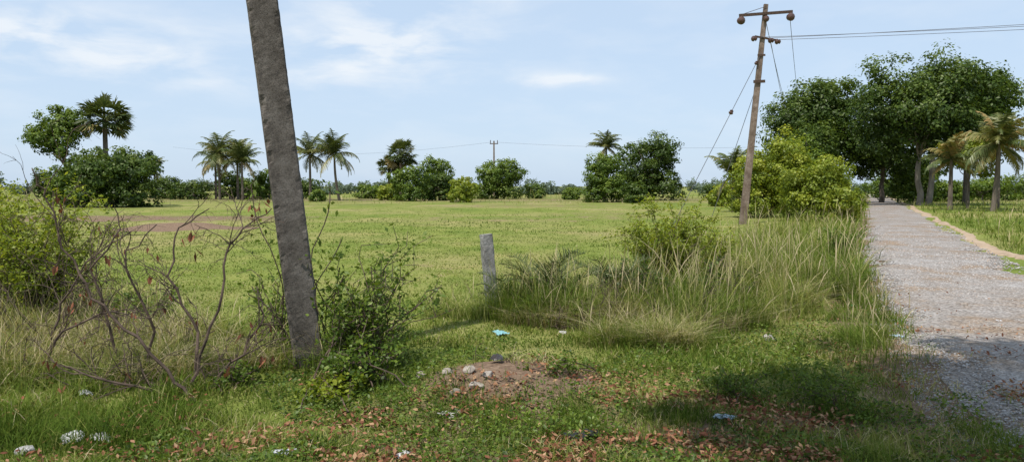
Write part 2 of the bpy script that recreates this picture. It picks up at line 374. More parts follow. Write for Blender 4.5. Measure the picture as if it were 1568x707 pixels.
# ---------------------------------------------------------------- trees
def lobes_tree(name,x,y,top,w,base=None,depth=None,leafm=M_leafmid,bark=M_bark,n=7000,ls=.22,seed=0,trunk=.2,nl=9,stems=1,at=None,big=1.0):
    global R
    R=np.random.default_rng(seed+100)
    if base is None: base=top*.15
    depth=depth or w; cz=(top+base)/2; Rz=(top-base)/2
    cx,cy=(x,y) if at is None else at
    parts=[]; lobes=[]
    for i in range(nl):
        a=i*2.4+R.uniform(0,1); q=R.uniform(-.75,.85) if i else .7
        rr=math.sqrt(1-q*q)*R.uniform(.4,.68); s=R.uniform(.36,.54)*big
        c=np.array([cx+math.cos(a)*rr*w/2,cy+math.sin(a)*rr*depth/2,cz+q*Rz*.6])
        lobes.append((c,np.array([w/2*s,depth/2*s,Rz*s*R.uniform(.8,1.1)])))
    lobes.append((np.array([cx,cy,cz]),np.array([w*.32,depth*.32,Rz*.66])))
    if base<.8:
        for i in range(5):
            a=i*1.257+R.uniform(0,.5); s=R.uniform(.36,.5)
            lobes.append((np.array([cx+math.cos(a)*.56*w/2,cy+math.sin(a)*.56*depth/2,base+Rz*.38]),np.array([w/2*s,depth/2*s,Rz*.42])))
    area=np.array([(l[1][0]*l[1][2]) for l in lobes]); area/=area.sum()
    for (c,r),f in zip(lobes,area):
        m=int(n*f); ns=24; u=rdir(ns); sc=c+u*r*R.uniform(.55,1.05,(ns,1))
        st=R.normal(size=ns)*.15+.3*(u[:,2])  # crown shading put into the tint: lobe tops lighter, undersides darker
        idx=R.integers(0,ns,m); d=rdir(m); rad=R.uniform(0,1,m)**.45
        sr=r.mean()*R.uniform(.25,.5,ns)
        P=sc[idx]+d*(rad*sr[idx])[:,None]*np.array([1,1,.75]); P[:,2]=np.maximum(P[:,2],.05)
        out=unit(P-c)*.9+d*.7
        V,Fs=leaves(P,R.uniform(.6,1.3,m)*ls,out,.6,.45,.35)
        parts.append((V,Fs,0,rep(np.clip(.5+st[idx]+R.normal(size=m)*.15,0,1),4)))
    for s in range(stems):
        bx=x+(s-(stems-1)/2)*trunk*3.2; z0=base+(top-base)*.3
        tp=np.array([cx+(s-(stems-1)/2)*w*.12,cy,max(z0,top*.35)])
        b0=np.array([bx,y,float(gz(x,y))-.05])
        t=np.linspace(0,1,7)[:,None]; pts=b0*(1-t)+tp*t; pts[1:-1,:2]+=R.normal(size=(5,2))*trunk*.35
        V,Fs=tube(pts,np.linspace(trunk*1.25,trunk*.6,7),8); parts.append((V,Fs,1,.5))
        for (c,r) in lobes[s::stems]:
            t=np.linspace(0,1,5)[:,None]; q0=pts[4+R.integers(0,3)]
            p=q0*(1-t)+c*t; p[1:-1]+=R.normal(size=(3,3))*trunk*.5; p[2,2]-=.1
            V,Fs=tube(p,np.linspace(trunk*.42,trunk*.12,5),6); parts.append((V,Fs,1,.5))
    return add_obj(name,parts,[leafm,bark])

def coconut(name,x,y,zc,rl,seed=0,nf=20,warm=0,trunk=.13,lean=0,wide=.07,bark=M_bark):
    global R
    R=np.random.default_rng(seed+500)
    parts=[]; t=np.linspace(0,1,8)[:,None]
    b=np.array([x-lean,y,-.05]); tp=np.array([x,y,zc]); pts=b*(1-t)+tp*t; pts[:,0]+= (np.sin(t[:,0]*np.pi)*lean*.3)
    V,Fs=tube(pts,np.linspace(trunk*1.3,trunk*.8,8),8); parts.append((V,Fs,1,.5))
    for i in range(nf):
        a=i*2.399+R.uniform(-.2,.2); el=math.radians(R.uniform(-35,75) if i>3 else 80)
        L=rl*R.uniform(.85,1.15); m=26; s=np.linspace(0,1,m)
        hd=np.array([math.cos(a),math.sin(a),0]); 
        ang=el-s*s*R.uniform(1.0,1.6)
        ds=L/m; px=np.cumsum(np.cos(ang))*ds; pz=np.cumsum(np.sin(ang))*ds
        C=tp+hd*px[:,None]; C[:,2]+=pz
        V,Fs=tube(C[::5],np.linspace(.04,.012,len(C[::5])),4); parts.append((V,Fs,0,.75))
        sd=np.array([-hd[1],hd[0],0]); T=unit(np.gradient(C,axis=0))
        ti=np.clip(.45+R.normal()*.15+(.5*warm if R.uniform()<.6 else 0)+(.3 if el<-.3 else 0),0,1)
        for sg in (-1,1):
            for kk in (0,1):
                Cb=C+T*ds*.5*kk
                ll=L*.27*np.sin(np.clip(s*1.02+.1,0,1)*np.pi*.93+.1)+.05
                d=unit(sd*sg*.8+T*.55+np.array([0,0,-1])*(R.uniform(.15,.9,(m,1))))
                tip=Cb+d*ll[:,None]; wv=T*wide/2
                Vv=np.stack([Cb-wv,Cb+wv,tip+wv*.3,tip-wv*.3],1).reshape(-1,3)
                parts.append((Vv,[np.arange(m*4).reshape(m,4)],0,rep(np.clip(ti+R.normal(size=m)*.1,0,1),4)))
    return add_obj(name,parts,[M_palm,bark])

def palmyra(name,x,y,zc,rc,seed=0,nf=46,trunk=.2):
    global R
    R=np.random.default_rng(seed+900)
    parts=[]; tp=np.array([x,y,zc])
    V,Fs=tube([[x,y,-.05],[x,y,zc*.4],[x,y,zc]],[trunk*1.3,trunk,trunk*.9],8); parts.append((V,Fs,1,.5))
    for i in range(nf):
        q=R.uniform(-.75,1); a=i*2.399; u=np.array([math.cos(a)*math.sqrt(1-q*q),math.sin(a)*math.sqrt(1-q*q),q])
        L=rc*R.uniform(.4,.66); c=tp+u*L
        V,Fs=tube([tp,c],[.04,.025],4); parts.append((V,Fs,0,.6))
        side=unit(np.cross(u,np.array([0,0,1.])+R.normal(size=3)*.3)); nrm=np.cross(side,u)
        m=18; th=np.linspace(-1.7,1.7,m); fr=rc*R.uniform(.38,.52)
        D=np.cos(th)[:,None]*u+np.sin(th)[:,None]*side; D=unit(D+nrm*R.uniform(-.2,.2,(m,1)))
        W=-np.sin(th)[:,None]*u+np.cos(th)[:,None]*side
        midp=c+D*fr*.55; tip=c+D*fr*R.uniform(.8,1.15,(m,1)); tip[:,2]-=.08*rc
        ww=fr*.075
        Vv=np.stack([np.repeat(c[None],m,0),midp+W*ww,tip,midp-W*ww],1).reshape(-1,3)
        ti=np.clip(.35+R.normal()*.2+(.45 if q<-.5 else 0)+.2*q,0,1)
        parts.append((Vv,[np.arange(m*4).reshape(m,4)],0,ti))
    return add_obj(name,parts,[M_palm,M_bark])

BT='broadleaf_tree'
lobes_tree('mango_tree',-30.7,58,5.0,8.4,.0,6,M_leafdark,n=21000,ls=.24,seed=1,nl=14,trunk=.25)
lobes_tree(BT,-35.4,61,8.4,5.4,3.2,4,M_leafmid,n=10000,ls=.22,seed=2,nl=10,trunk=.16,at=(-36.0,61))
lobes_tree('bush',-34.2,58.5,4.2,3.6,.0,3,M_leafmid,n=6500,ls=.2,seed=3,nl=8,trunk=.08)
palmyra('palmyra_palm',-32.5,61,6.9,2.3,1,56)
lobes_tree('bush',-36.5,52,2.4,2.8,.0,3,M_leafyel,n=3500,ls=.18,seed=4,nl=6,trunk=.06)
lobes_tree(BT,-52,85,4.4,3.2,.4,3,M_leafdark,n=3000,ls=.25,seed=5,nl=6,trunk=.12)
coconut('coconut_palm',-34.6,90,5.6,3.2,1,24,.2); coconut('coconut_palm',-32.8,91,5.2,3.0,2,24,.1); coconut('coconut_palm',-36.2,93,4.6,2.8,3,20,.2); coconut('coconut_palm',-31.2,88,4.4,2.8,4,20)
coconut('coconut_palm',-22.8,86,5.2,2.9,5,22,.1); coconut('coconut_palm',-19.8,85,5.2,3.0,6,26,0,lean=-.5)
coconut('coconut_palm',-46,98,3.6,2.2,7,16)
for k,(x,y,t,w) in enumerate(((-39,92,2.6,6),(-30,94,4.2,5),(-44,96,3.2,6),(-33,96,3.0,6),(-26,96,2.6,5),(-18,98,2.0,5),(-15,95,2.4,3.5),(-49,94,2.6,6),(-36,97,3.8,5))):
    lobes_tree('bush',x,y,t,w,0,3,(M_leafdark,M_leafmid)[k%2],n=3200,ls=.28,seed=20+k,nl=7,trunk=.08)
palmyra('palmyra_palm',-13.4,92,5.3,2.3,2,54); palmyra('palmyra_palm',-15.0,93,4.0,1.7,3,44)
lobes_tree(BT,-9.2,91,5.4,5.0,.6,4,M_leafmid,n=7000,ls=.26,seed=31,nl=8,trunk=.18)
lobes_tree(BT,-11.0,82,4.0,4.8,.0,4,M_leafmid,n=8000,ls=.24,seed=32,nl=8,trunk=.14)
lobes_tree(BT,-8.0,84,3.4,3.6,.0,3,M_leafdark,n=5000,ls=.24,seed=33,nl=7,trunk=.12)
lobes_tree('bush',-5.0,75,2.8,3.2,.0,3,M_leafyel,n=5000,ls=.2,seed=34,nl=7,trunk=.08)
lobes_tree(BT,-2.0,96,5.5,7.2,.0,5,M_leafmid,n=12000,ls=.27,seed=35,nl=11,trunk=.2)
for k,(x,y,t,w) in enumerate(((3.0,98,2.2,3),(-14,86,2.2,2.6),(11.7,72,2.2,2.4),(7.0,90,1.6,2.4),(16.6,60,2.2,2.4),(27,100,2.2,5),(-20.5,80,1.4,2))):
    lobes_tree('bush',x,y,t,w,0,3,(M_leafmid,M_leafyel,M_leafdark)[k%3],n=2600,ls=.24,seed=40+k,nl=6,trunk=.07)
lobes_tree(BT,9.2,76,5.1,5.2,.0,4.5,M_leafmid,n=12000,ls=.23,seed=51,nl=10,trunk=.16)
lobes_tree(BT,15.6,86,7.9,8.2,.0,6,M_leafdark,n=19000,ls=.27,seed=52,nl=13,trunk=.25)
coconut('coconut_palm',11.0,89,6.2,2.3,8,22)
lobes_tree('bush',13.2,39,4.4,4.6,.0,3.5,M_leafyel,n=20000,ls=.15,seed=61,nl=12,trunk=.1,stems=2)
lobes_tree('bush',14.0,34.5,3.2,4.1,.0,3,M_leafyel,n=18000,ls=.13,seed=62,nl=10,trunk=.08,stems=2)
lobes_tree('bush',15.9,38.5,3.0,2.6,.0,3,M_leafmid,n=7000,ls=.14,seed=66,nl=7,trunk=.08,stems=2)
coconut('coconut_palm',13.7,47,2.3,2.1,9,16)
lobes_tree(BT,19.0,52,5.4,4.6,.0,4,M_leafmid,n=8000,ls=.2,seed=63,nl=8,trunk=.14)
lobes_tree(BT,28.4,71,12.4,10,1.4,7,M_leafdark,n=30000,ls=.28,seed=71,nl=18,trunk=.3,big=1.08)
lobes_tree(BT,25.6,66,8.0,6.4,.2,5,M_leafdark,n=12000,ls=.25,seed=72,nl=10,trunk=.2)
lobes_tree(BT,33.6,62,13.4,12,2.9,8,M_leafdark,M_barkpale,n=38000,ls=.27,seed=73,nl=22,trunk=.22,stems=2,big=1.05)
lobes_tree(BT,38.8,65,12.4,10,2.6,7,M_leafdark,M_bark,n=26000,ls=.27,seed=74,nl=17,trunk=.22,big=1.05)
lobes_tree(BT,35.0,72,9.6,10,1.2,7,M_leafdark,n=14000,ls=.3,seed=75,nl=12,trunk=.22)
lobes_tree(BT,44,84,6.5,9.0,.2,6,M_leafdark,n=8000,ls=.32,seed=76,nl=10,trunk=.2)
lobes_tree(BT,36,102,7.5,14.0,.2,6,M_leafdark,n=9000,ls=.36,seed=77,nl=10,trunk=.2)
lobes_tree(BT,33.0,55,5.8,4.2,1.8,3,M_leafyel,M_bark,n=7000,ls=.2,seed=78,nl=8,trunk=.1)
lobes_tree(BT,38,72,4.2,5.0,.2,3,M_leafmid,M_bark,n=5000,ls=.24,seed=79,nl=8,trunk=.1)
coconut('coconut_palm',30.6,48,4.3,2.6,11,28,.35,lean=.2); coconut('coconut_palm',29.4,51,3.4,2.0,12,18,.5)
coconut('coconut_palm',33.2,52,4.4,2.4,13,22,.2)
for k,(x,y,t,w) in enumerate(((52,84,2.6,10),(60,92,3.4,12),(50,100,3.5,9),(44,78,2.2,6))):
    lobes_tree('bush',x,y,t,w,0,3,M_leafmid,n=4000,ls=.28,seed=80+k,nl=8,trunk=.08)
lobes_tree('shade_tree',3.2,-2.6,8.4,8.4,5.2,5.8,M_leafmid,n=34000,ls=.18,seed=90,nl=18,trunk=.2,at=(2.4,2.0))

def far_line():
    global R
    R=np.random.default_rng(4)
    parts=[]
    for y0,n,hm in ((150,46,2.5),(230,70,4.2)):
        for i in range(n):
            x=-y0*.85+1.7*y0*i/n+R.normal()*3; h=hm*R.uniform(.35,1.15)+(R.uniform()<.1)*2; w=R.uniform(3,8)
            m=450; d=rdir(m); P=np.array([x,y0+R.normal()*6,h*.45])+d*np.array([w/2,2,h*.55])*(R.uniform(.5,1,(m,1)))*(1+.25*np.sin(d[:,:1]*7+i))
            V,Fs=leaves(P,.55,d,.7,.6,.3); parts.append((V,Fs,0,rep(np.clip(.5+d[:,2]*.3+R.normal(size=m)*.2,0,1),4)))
    add_obj('distant_tree_line',parts,[M_farhaze])
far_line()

# ---------------------------------------------------------------- near shrubs
def leafy_shrub(name,x,y,h,w,nst,leafm,ls,seed,lpn=26,aspect=.5,base_spread=.15,bark=M_twig,lean=(0,0),rad=.008):
    global R
    R=np.random.default_rng(seed)
    parts=[];C=[];D=[]
    z0=float(gz(x,y))
    for s in range(nst):
        a=R.uniform(0,6.28); o=R.uniform(.2,1)*w/2; hh=h*R.uniform(.55,1)*(1-.3*(o/(w/2))**2)
        b=np.array([x+R.normal()*base_spread,y+R.normal()*base_spread,z0]); e=np.array([x+lean[0]+math.cos(a)*o,y+lean[1]+math.sin(a)*o,z0+hh])
        t=np.linspace(0,1,8)[:,None]; p=b*(1-t)+e*t; p[:,:2]-=(np.sin(t*np.pi)*.15*(e-b)[:2]); p[1:]+=R.normal(size=(7,3))*h*.02
        V,Fs=tube(p,np.linspace(rad,rad*.3,8),5); parts.append((V,Fs,1,.5))
        for q in range(5):
            st=p[R.integers(3,8)]; dd=unit(R.normal(size=3)+np.array([0,0,.5])); L=h*R.uniform(.1,.25)
            tw=st+dd*np.linspace(0,L,4)[:,None]; V,Fs=tube(tw,[rad*.4,rad*.35,rad*.3,rad*.2],4); parts.append((V,Fs,1,.5))
            u=R.uniform(.1,1.05,lpn); C.append(st+dd*L*u[:,None]+R.normal(size=(lpn,3))*ls*.7); D.append(unit(dd+R.normal(size=(lpn,3))*.8))
    C=np.concatenate(C);D=np.concatenate(D);n=len(C)
    V,Fs=leaves(C,R.uniform(.6,1.3,n)*ls,None,aspect,.6,.7,dirv=D,droop=.2)
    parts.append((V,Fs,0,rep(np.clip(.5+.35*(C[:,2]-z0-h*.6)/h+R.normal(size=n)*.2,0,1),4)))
    return add_obj(name,parts,[leafm,bark])
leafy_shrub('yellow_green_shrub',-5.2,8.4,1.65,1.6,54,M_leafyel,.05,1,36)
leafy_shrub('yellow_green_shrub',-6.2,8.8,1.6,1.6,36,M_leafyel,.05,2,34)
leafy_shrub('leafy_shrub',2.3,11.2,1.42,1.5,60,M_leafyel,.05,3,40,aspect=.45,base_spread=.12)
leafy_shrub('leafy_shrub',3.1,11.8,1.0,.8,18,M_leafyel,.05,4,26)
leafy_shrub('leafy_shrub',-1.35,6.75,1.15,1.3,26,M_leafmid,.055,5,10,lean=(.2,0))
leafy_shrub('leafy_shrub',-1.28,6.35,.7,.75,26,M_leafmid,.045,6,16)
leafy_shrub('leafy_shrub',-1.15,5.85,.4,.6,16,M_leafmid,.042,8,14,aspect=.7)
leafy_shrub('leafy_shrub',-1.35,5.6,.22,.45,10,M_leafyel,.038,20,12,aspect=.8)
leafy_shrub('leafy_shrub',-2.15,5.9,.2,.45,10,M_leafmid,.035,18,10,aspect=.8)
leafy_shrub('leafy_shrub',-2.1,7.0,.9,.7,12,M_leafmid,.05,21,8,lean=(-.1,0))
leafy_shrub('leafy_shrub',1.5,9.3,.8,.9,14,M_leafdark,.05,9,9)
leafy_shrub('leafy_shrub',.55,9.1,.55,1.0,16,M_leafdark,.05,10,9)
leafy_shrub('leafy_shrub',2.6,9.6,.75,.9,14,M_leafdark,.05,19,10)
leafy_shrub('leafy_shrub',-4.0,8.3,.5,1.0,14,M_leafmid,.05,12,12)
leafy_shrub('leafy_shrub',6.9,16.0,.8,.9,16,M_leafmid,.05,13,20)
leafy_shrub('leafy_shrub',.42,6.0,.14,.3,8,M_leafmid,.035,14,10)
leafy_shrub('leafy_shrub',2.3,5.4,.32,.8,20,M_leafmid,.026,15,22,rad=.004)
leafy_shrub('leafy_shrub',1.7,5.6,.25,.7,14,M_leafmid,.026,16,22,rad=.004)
R=np.random.default_rng(9)
def pole_axis(z): return np.array([-1.78-.094*z,6.6-.063*z,z])
parts=[]
for s in range(7):
    top=R.uniform(.7,1.75); z=np.linspace(0,top,16); sg=1 if s%4 else -1
    P=np.array([pole_axis(v) for v in z]); P[:,0]+=sg*(.17+.05*np.sin(z*6+s)+.06*R.uniform()); P[:,1]+=.03+.08*np.sin(z*5+s*2)
    P[10:,0]+=sg*np.linspace(0,.16,6)
    V,Fs=tube(P,.005,4); parts.append((V,Fs,1,.5))
    m=60; idx=R.integers(0,16,m); V,Fs=leaves(P[idx]+R.normal(size=(m,3))*.05,R.uniform(.035,.075,m),None,.5,.7,.5,droop=.6)
    parts.append((V,Fs,0,rep(R.uniform(.2,.9,m),4)))
add_obj('climbing_vine',parts,[M_leafmid,M_twig])

def date_palm(x,y,L,nf,seed):
    global R
    R=np.random.default_rng(seed); parts=[]
    for i in range(nf):
        a=i*2.4; el=R.uniform(.4,1.3); m=22; s=np.linspace(0,1,m); ang=el-s*s*1.2; LL=L*R.uniform(.7,1.1); ds=LL/m
        hd=np.array([math.cos(a),math.sin(a),0]); C=np.array([x,y,.05])+hd*(np.cumsum(np.cos(ang))*ds)[:,None]; C[:,2]+=np.cumsum(np.sin(ang))*ds
        V,Fs=tube(C[::3],.006,4); parts.append((V,Fs,0,.6)); T=unit(np.gradient(C,axis=0)); sd=np.array([-hd[1],hd[0],0])
        for sg in(-1,1):
            d=unit(sd*sg*.7+T*.8+R.normal(size=(m,3))*.12+np.array([0,0,.2])); ll=L*.28*np.sin(s*2.6+.35)
            Vv=np.stack([C-T*.009,C+T*.009,C+d*ll[:,None]*.6+T*.01,C+d*ll[:,None]],1)
            parts.append((Vv.reshape(-1,3),[np.arange(m*4).reshape(m,4)],0,rep(np.clip(.2+R.normal(size=m)*.12,0,1),4)))
    add_obj('wild_date_palm',parts,[M_palm])
date_palm(.45,9.5,1.05,22,1); date_palm(1.3,9.8,.95,18,2); date_palm(.0,9.4,.7,12,3)

R=np.random.default_rng(15)
def grow(parts,p0,d,L,r,depth,leafpts):
    m=7; P=[p0]; dd=d.copy()
    for i in range(m-1):
        dd=unit(dd+R.normal(size=3)*.2+np.array([0,0,-.06 if depth<2 else .02])); P.append(P[-1]+dd*L/(m-1))
    P=np.array(P); V,Fs=tube(P,np.linspace(r,r*.45,m),5,True); parts.append((V,Fs,0,.5))
    if depth>0:
        for q in range(R.integers(3,5)):
            i=R.integers(1,m); nd=unit(dd+R.normal(size=3)*.75); grow(parts,P[i],nd,L*R.uniform(.4,.7),r*.6,depth-1,leafpts)
    elif R.uniform()<.05: leafpts.append(P[-1])
parts=[];lp=[]
mains=[ [(-2.29,5.5,0.0),(-2.48,5.5,.18),(-2.81,5.5,.54),(-3.05,5.5,.8),(-3.24,5.55,1.06),(-3.42,5.6,1.45),(-3.47,5.6,1.6),(-3.55,5.6,1.75)],
 [(-2.45,5.7,0.),(-2.35,5.7,.35),(-2.22,5.75,.75),(-2.2,5.8,1.1),(-2.05,5.85,1.3),(-1.85,5.9,1.42)],
 [(-2.5,5.6,0.),(-2.75,5.6,.1),(-3.1,5.5,.2),(-3.4,5.5,.32)],
 [(-2.5,5.9,0.),(-2.5,6.0,.5),(-2.75,6.0,.9),(-2.7,6.1,1.25),(-2.45,6.1,1.38)],
 [(-2.4,5.8,0.),(-2.1,5.8,.3),(-1.95,5.9,.55),(-2.0,5.9,.8)],
 [(-3.3,6.3,0.),(-3.4,6.3,.5),(-3.5,6.3,.9),(-3.3,6.4,1.2),(-3.35,6.4,1.4)],
 [(-4.2,6.8,0.),(-4.1,6.8,.5),(-3.8,6.8,.95),(-3.4,6.8,1.2)],
 [(-3.0,6.1,0.),(-2.9,6.1,.5),(-3.1,6.0,1.0),(-2.8,6.0,1.3)],
 [(-3.9,6.2,0.),(-3.7,6.2,.4),(-3.3,6.1,.6),(-2.9,6.0,.55)]]
for P in mains:
    P=np.array(P); tt=np.linspace(0,len(P)-1,len(P)*3); Q=np.stack([np.interp(tt,np.arange(len(P)),P[:,c]) for c in range(3)],1); Q[1:]+=R.normal(size=(len(Q)-1,3))*.012
    V,Fs=tube(Q,np.linspace(.0135,.004,len(Q)),6); parts.append((V,Fs,0,.5))
    for q in range(8):
        i=R.integers(3,max(5,int(len(Q)*.8))); d=unit((Q[i]-Q[i-2])+R.normal(size=3)*.09+np.array([R.normal()*.06,0,-.01])); grow(parts,Q[i],d,R.uniform(.2,.5),.0045,2,lp)
lp=np.array(lp); C=np.repeat(lp,3,0)+R.normal(size=(len(lp)*3,3))*.02; C[:,2]-=.03
V,Fs=leaves(C,R.uniform(.04,.09,len(C)),None,.35,.5,0,dirv=np.tile([0,0,-1.],(len(C),1)),droop=.5); parts.append((V,Fs,1,rep(R.uniform(0,.5,len(C)),4)))
add_obj('dry_thorn_shrub',parts,[M_twig,M_litter])
parts=[];lp=[]
for (x,y,h) in ((-4.9,7.4,.8),(-4.3,7.3,.7),(-5.4,7.6,.6),(-3.6,6.9,.6),(-2.9,6.6,.5),(-3.1,5.9,.45),(-2.3,5.9,.4),(-4.1,6.4,.5),(-4.8,6.6,.5)):
    for q in range(8): grow(parts,np.array([x+R.normal()*.1,y+R.normal()*.1,0.]),unit(R.normal(size=3)*.6+np.array([0,0,1.])),h*R.uniform(.7,1.1),.006,2,lp)
add_obj('dry_brush',parts,[M_twig])
parts=[];lp=[]
for (x,y,h) in ((.6,8.3,.4),(1.1,8.4,.45),(1.8,8.2,.45),(2.3,8.6,.4),(.0,6.4,.2),(2.9,9.6,.5)):
    for q in range(8): grow(parts,np.array([x+R.normal()*.15,y+R.normal()*.1,0.02]),unit(R.normal(size=3)*.8+np.array([0,0,.8])),h*R.uniform(.7,1.1),.005,2,lp)
add_obj('dry_brush',parts,[M_twig])

# ---------------------------------------------------------------- poles
def box_pole(base,axis_dir,H,w0,w1,d0,d1,rot=0,ch=.02,ns=160,rough=.001,chip=.0,seed=0):
    global R
    R=np.random.default_rng(seed)
    base=np.array(base,float); ax=unit(np.array(axis_dir,float)); c,s=math.cos(rot),math.sin(rot)
    u=unit(np.array([c,s,0])-ax*np.dot([c,s,0],ax)); v=np.cross(ax,u)
    rings=[]; nseg=6
    for i in range(ns):
        t=i/(ns-1); w=w0*(1-t)+w1*t; d=d0*(1-t)+d1*t; hw,hd=w/2,d/2; cc=ch; pts=[]
        P8=[(-hw+cc,-hd),(hw-cc,-hd),(hw,-hd+cc),(hw,hd-cc),(hw-cc,hd),(-hw+cc,hd),(-hw,hd-cc),(-hw,-hd+cc)]
        for q in range(8):
            a,b=P8[q],P8[(q+1)%8]
            if q%2==0: pts+=[(a[0]+(b[0]-a[0])*k/nseg,a[1]+(b[1]-a[1])*k/nseg) for k in range(nseg)]
            else: pts.append(a)
        rings.append(pts)
    A=np.array(rings); n=A.shape[1]
    A+=R.normal(size=A.shape)*rough
    if chip>0:
        corner=np.zeros(n,bool); corner[[0,6,7,13,14,20,21,27]]=True
        rad=unit(A); zz=np.arange(ns)
        amt=np.stack([np.maximum(0,vnoise(zz,zz*0+k*3,2.2,k+3)-.45) for k in range(n)],1)*chip
        A-=rad*(amt*corner[None])[:,:,None]
    V=base+A[:,:,:1]*u+A[:,:,1:]*v+(np.linspace(0,H,ns)[:,None,None]*ax)
    V=V.reshape(-1,3); i=np.arange(ns-1)[:,None]*n; j=np.arange(n)[None]; j2=(j+1)%n
    F=np.stack([i+j,i+j2,i+n+j2,i+n+j],-1).reshape(-1,4)
    caps=np.array([[*range(n)][::-1],[*range((ns-1)*n,ns*n)]])
    return (V,[F,caps],0,.5)
add_obj('concrete_pole',[box_pole(pole_axis(-.2),(-.094,-.063,1),7.6,.255,.24,.19,.16,rot=.34,ch=.014,ns=330,rough=.0005,chip=.04,seed=3)],[M_pole])
add_obj('boundary_post',[box_pole((-.24,9.9,-.15),(-.09,-.02,1),1.13,.16,.15,.14,.13,rot=.3,ch=.012,ns=50,rough=.001,chip=.02,seed=5)],[M_post])

def disc_ins(c,r,parts,ax=(0,0,1)):
    ax=unit(np.array(ax,float)); c=np.array(c,float)
    P=np.array([c+ax*q*r for q in (-1,-.75,-.3,-.1,.3,.6,.9,1.1)]); V,Fs=tube(P,np.array([.25,.75,1,.95,.6,.85,.55,.2])*r,12); parts.append((V,Fs,2,.5))
def utility_pole(x,y,topx,H,seed,arm=1.1):
    parts=[]; base=np.array([x,y,-.2]); ax=np.array([topx-x,0,H])
    parts.append(box_pole(base,ax,H+.2,.30,.17,.22,.14,ch=.015,ns=50,seed=seed))
    u=unit(ax); at=lambda z: base+u*(z+.2)
    a=at(H-.42)
    L=a+np.array([-arm,-.12,-.06]); Rr=a+np.array([arm*1.0,-.12,.1])
    d=Rr-L
    def bar(p,q,w,h,m=1):
        p=np.array(p,float);q=np.array(q,float); t=unit(q-p); sd=unit(np.cross(t,[0,0,1.])) ; up=np.cross(sd,t)
        V=[]
        for e in (p,q):
            for (i,j) in ((-1,-1),(1,-1),(1,1),(-1,1)): V.append(e+sd*i*w/2+up*j*h/2)
        parts.append((np.array(V),[np.array([[0,1,2,3],[7,6,5,4],[0,4,5,1],[1,5,6,2],[2,6,7,3],[3,7,4,0]])],m,.5))
    bar(L,Rr,.09,.11)
    for f in (.03,.5,.96):
        p=L+d*f; disc_ins(p+np.array([0,-.03,-.22]),.17 if f!=.5 else .13,parts,(0,1,.15)); V,Fs=tube([p,p+np.array([0,0,-.15])],.03,6); parts.append((V,Fs,1,.5))
    V,Fs=tube([L+d*.08+np.array([0,0,.05]),at(H-.1)+np.array([0,-.1,0])],.012,5); parts.append((V,Fs,1,.5))
    b=at(H-1.45); bar(b+np.array([-.35,-.11,.12]),b+np.array([.6,-.11,-.05]),.07,.07)
    for dx,dz in ((-.38,.02),(.32,-.05),(.6,-.1)): disc_ins(b+np.array([dx,-.12,dz]),.12,parts,(1,0,0))
    c=at(H-3.2); bar(c+np.array([-.22,-.13,0]),c+np.array([.26,-.13,.02]),.05,.12)
    c=at(H-2.1); bar(c+np.array([-.16,-.11,0]),c+np.array([.16,-.11,.0]),.04,.08)
    add_obj('utility_pole',parts,[M_upole,M_metal,M_porc])
utility_pole(9.72,32,10.52,9.15,5); utility_pole(46,19,46,8.8,6); utility_pole(32.6,88,32.6,8.8,7)
def wires(name,segs,r):
    parts=[]
    for a,b,sag in segs:
        a=np.array(a,float);b=np.array(b,float); t=np.linspace(0,1,25)[:,None]; P=a*(1-t)+b*t; P[:,2]-=(4*sag*t*(1-t))[:,0]
        V,Fs=tube(P,r,5); parts.append((V,Fs,0,.5))
    add_obj(name,parts,[M_wire])
wires('power_line',[((11.0,31.9,7.65),(46.5,19,7.6),.25),((10.7,31.9,7.72),(45.5,19,7.9),.2),((10.2,31.9,7.75),(45,19,7.75),.3)],.010)
wires('power_line',[((11.5,31.9,8.6),(33.5,88,8.3),.8),((10.5,31.9,8.45),(32.6,88,8.3),.8),((10.7,31.9,7.7),(32.6,88,7.1),.8)],.012)
wires('stay_wire',[((10.35,31.9,7.1),(6.7,31.5,0),0),((10.25,32,5.9),(8.6,33,0),0)],.013)
parts=[]; disc_ins((9.1,31.77,4.66),.1,parts,(.4,0,.9)); disc_ins((10.15,31.9,6.7),.08,parts,(.4,0,.9)); add_obj('stay_insulator',parts,[M_wire,M_wire,M_porc])
parts=[box_pole((-2.6,110,-.1),(0,0,1),8.2,.3,.2,.25,.18,ch=.01,ns=4,seed=1)]
V,Fs=tube([(-3.2,110,7.7),(-2.0,110,7.7)],.07,6); parts.append((V,Fs,1,.5))
V,Fs=tube([(-3.1,110,7.7),(-3.1,110,8.2)],.06,6); parts.append((V,Fs,1,.5)); V,Fs=tube([(-2.1,110,7.7),(-2.1,110,8.2)],.06,6); parts.append((V,Fs,1,.5))
add_obj('utility_pole',parts,[M_upole,M_metal])
wires('power_line',[((-3.1,110,7.9),(-60,135,8.5),1.6),((-2.1,110,7.9),(60,95,8),1.2)],.012)

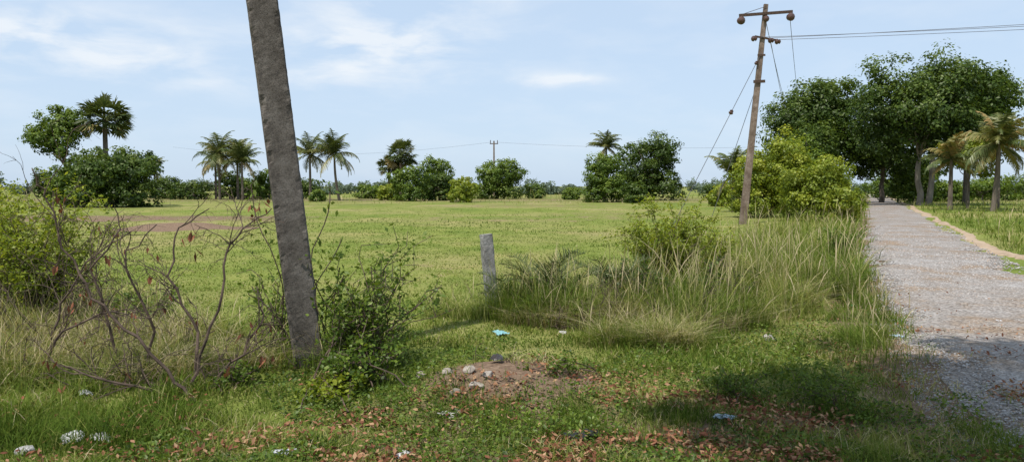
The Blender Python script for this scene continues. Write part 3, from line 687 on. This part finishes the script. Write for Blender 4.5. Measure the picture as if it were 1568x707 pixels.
# ---------------------------------------------------------------- litter and stones
R=np.random.default_rng(33)
def plastic(name,x,y,w,col,h=.04,rough=.35):
    m=noise_mat('plastic_film',[(.3,tuple(c*.7 for c in col)),(.7,col)],20,rough=rough,spec=.5,bump=.1)
    n=9; u=np.linspace(-1,1,n); X,Y=np.meshgrid(u,u); Z=R.uniform(0,1,(n,n))*h*(1-.5*np.hypot(X,Y)/1.4)
    rag=1+R.normal(size=(n,n))*.1+.25*np.sin(np.arctan2(Y,X)*3+R.uniform(0,6))
    a=R.uniform(0,3.1); X1=X*w/2*rag; Y1=Y*w/2*.55*rag
    X2=X1*math.cos(a)-Y1*math.sin(a); Y2=X1*math.sin(a)+Y1*math.cos(a)
    k=(np.arange(n-1)[:,None]*n+np.arange(n-1)).ravel(); F=np.stack([k,k+1,k+n+1,k+n],1)
    V=np.stack([X2+x,Y2+y,Z+float(gz(x,y))+.02],-1).reshape(-1,3)
    add_obj(name,[(V,[F],0,.5)],[m],True)
for a in ((-.12,7.9,.2,(.25,.5,.52)),(.55,8.0,.1,(.5,.48,.45)),(4.55,10.1,.15,(.02,.35,.12)),(4.9,7.0,.12,(.05,.4,.15)),(2.6,8.7,.1,(.6,.6,.6)),
          (4.0,7.8,.1,(.4,.52,.58)),(.45,4.75,.22,(.03,.03,.035),.07),(-1.35,4.45,.12,(.55,.57,.6)),(1.45,5.1,.13,(.45,.58,.7),.05),(-2.55,4.65,.15,(.5,.5,.48),.06),
          (-.65,4.45,.1,(.6,.58,.56)),(-3.2,5.6,.13,(.6,.6,.58)),(5.7,8.8,.09,(.6,.6,.62)),(-.45,5.2,.12,(.5,.48,.44)),(-.12,6.15,.16,(.05,.04,.035),.06)):
    plastic('plastic_bag',*a)
def stone(x,y,s,col,name='stone'):
    bm=bmesh.new(); bmesh.ops.create_icosphere(bm,subdivisions=3,radius=s)
    sd=R.uniform(0,50); pl=[(Vector(R.normal(size=3)).normalized(),R.uniform(.55,.8)*s) for _ in range(7)]
    for v in bm.verts:
        for nrm,dd in pl:
            q=v.co.dot(nrm)-dd
            if q>0: v.co-=nrm*q
        v.co*=1+.06*math.sin(v.co.x/s*5+sd); v.co.z*=.6
    me=bpy.data.meshes.new(name); bm.to_mesh(me); bm.free()
    me.materials.append(noise_mat('stone_surface',[(.3,tuple(c*.5 for c in col)),(.7,col)],14,bump=.5,bscale=30))
    o=bpy.data.objects.new(name,me); o.location=(x,y,float(gz(x,y))+s*.25); o.rotation_euler=(0,0,R.uniform(0,6)); scene.collection.objects.link(o)
for x,y,s,c in ((2.6,7.6,.085,(.45,.41,.36)),(-2.75,4.66,.08,(.68,.68,.66)),(-2.9,4.45,.06,(.5,.48,.46)),(-.74,6.05,.06,(.44,.38,.32)),(-.52,5.98,.055,(.4,.35,.3)),(-.33,5.85,.06,(.44,.38,.32)),(-.27,5.6,.06,(.46,.4,.34)),(-.42,5.55,.05,(.3,.26,.22)),(-.18,5.75,.045,(.45,.4,.35)),(-.38,5.3,.04,(.4,.36,.31))):
    stone(x,y,s,c)

# ---------------------------------------------------------------- light & sky
S=Vector((-.6*math.cos(math.radians(62)),-.8*math.cos(math.radians(62)),math.sin(math.radians(62))))
sun=bpy.data.lights.new('sun','SUN'); sun.energy=4.8; sun.angle=math.radians(.6); sun.color=(1,.95,.87)
so=bpy.data.objects.new('sun',sun); so.rotation_euler=S.to_track_quat('Z','Y').to_euler(); scene.collection.objects.link(so)
w=bpy.data.worlds.new('World'); scene.world=w; w.use_nodes=True; nt=w.node_tree; bg=nt.nodes['Background']
sky=nt.nodes.new('ShaderNodeTexSky'); sky.sky_type='NISHITA'; sky.sun_disc=False; sky.sun_elevation=math.radians(62); sky.sun_rotation=math.atan2(-.6,-.8)
sky.air_density=1.0; sky.dust_density=1.0; sky.ozone_density=1.5
tc=nt.nodes.new('ShaderNodeTexCoord')
def math_n(op,a,b=None,c=None):
    m=nt.nodes.new('ShaderNodeMath'); m.operation=op
    for i,v in enumerate((a,b,c)):
        if v is None: continue
        if isinstance(v,(int,float)): m.inputs[i].default_value=v
        else: nt.links.new(v,m.inputs[i])
    return m.outputs[0]
mp=nt.nodes.new('ShaderNodeMapping'); mp.inputs['Scale'].default_value=(4,4,13); nt.links.new(tc.outputs['Generated'],mp.inputs[0])
nz=nt.nodes.new('ShaderNodeTexNoise'); nz.inputs['Scale'].default_value=2.2; nz.inputs['Detail'].default_value=10; nz.inputs['Roughness'].default_value=.55; nz.inputs['Distortion'].default_value=.25
nt.links.new(mp.outputs[0],nz.inputs['Vector'])
blob=None
for cx,cz,sx,sz,amp in ((-.17,.183,.11,.028,1.5),(-.13,.235,.12,.02,.8),(-.64,.19,.16,.035,1.3),(.045,.137,.045,.009,.9),(.09,.139,.03,.006,.9),(-.28,.14,.2,.02,.5)):
    v=Vector((cx,1,cz)).normalized()
    sb=nt.nodes.new('ShaderNodeVectorMath'); sb.operation='SUBTRACT'; nt.links.new(tc.outputs['Generated'],sb.inputs[0]); sb.inputs[1].default_value=v
    ml=nt.nodes.new('ShaderNodeVectorMath'); ml.operation='MULTIPLY'; nt.links.new(sb.outputs[0],ml.inputs[0]); ml.inputs[1].default_value=(1/sx,1/sx,1/sz)
    ln=nt.nodes.new('ShaderNodeVectorMath'); ln.operation='LENGTH'; nt.links.new(ml.outputs[0],ln.inputs[0])
    g=math_n('EXPONENT',math_n('MULTIPLY',math_n('POWER',ln.outputs['Value'],2),-1)); g=math_n('MULTIPLY',g,amp)
    blob=g if blob is None else math_n('ADD',blob,g)
def clamp(x,mx=1):
    c=nt.nodes.new('ShaderNodeClamp'); nt.links.new(x,c.inputs[0]); c.inputs['Max'].default_value=mx; return c.outputs[0]
f2=clamp(math_n('MULTIPLY',blob,math_n('MULTIPLY_ADD',nz.outputs['Fac'],5.0,-1.95)))
f3=clamp(math_n('MULTIPLY_ADD',nz.outputs['Fac'],.6,-.28))
tot=clamp(math_n('ADD',math_n('MULTIPLY',f2,.62),f3),.8)
def mixc(f,a,b):
    mx=nt.nodes.new('ShaderNodeMix'); mx.data_type='RGBA'
    for k,v in ((0,f),(6,a),(7,b)):
        if isinstance(v,(int,float,tuple)): mx.inputs[k].default_value=v
        else: nt.links.new(v,mx.inputs[k])
    return mx.outputs[2]
hz=mixc(.72,sky.outputs[0],(6.9,8.6,10.8,1))
nt.links.new(mixc(tot,hz,(9.4,9.7,10.0,1)),bg.inputs[0]); bg.inputs[1].default_value=.1

# ---------------------------------------------------------------- camera
cam=bpy.data.cameras.new('camera'); cam.sensor_width=36; cam.lens=26.7; cam.clip_end=6000; cam.clip_start=.05
co=bpy.data.objects.new('camera',cam); co.location=(0,0,1.6); co.rotation_euler=(math.radians(90-3.37),0,0); scene.collection.objects.link(co); scene.camera=co
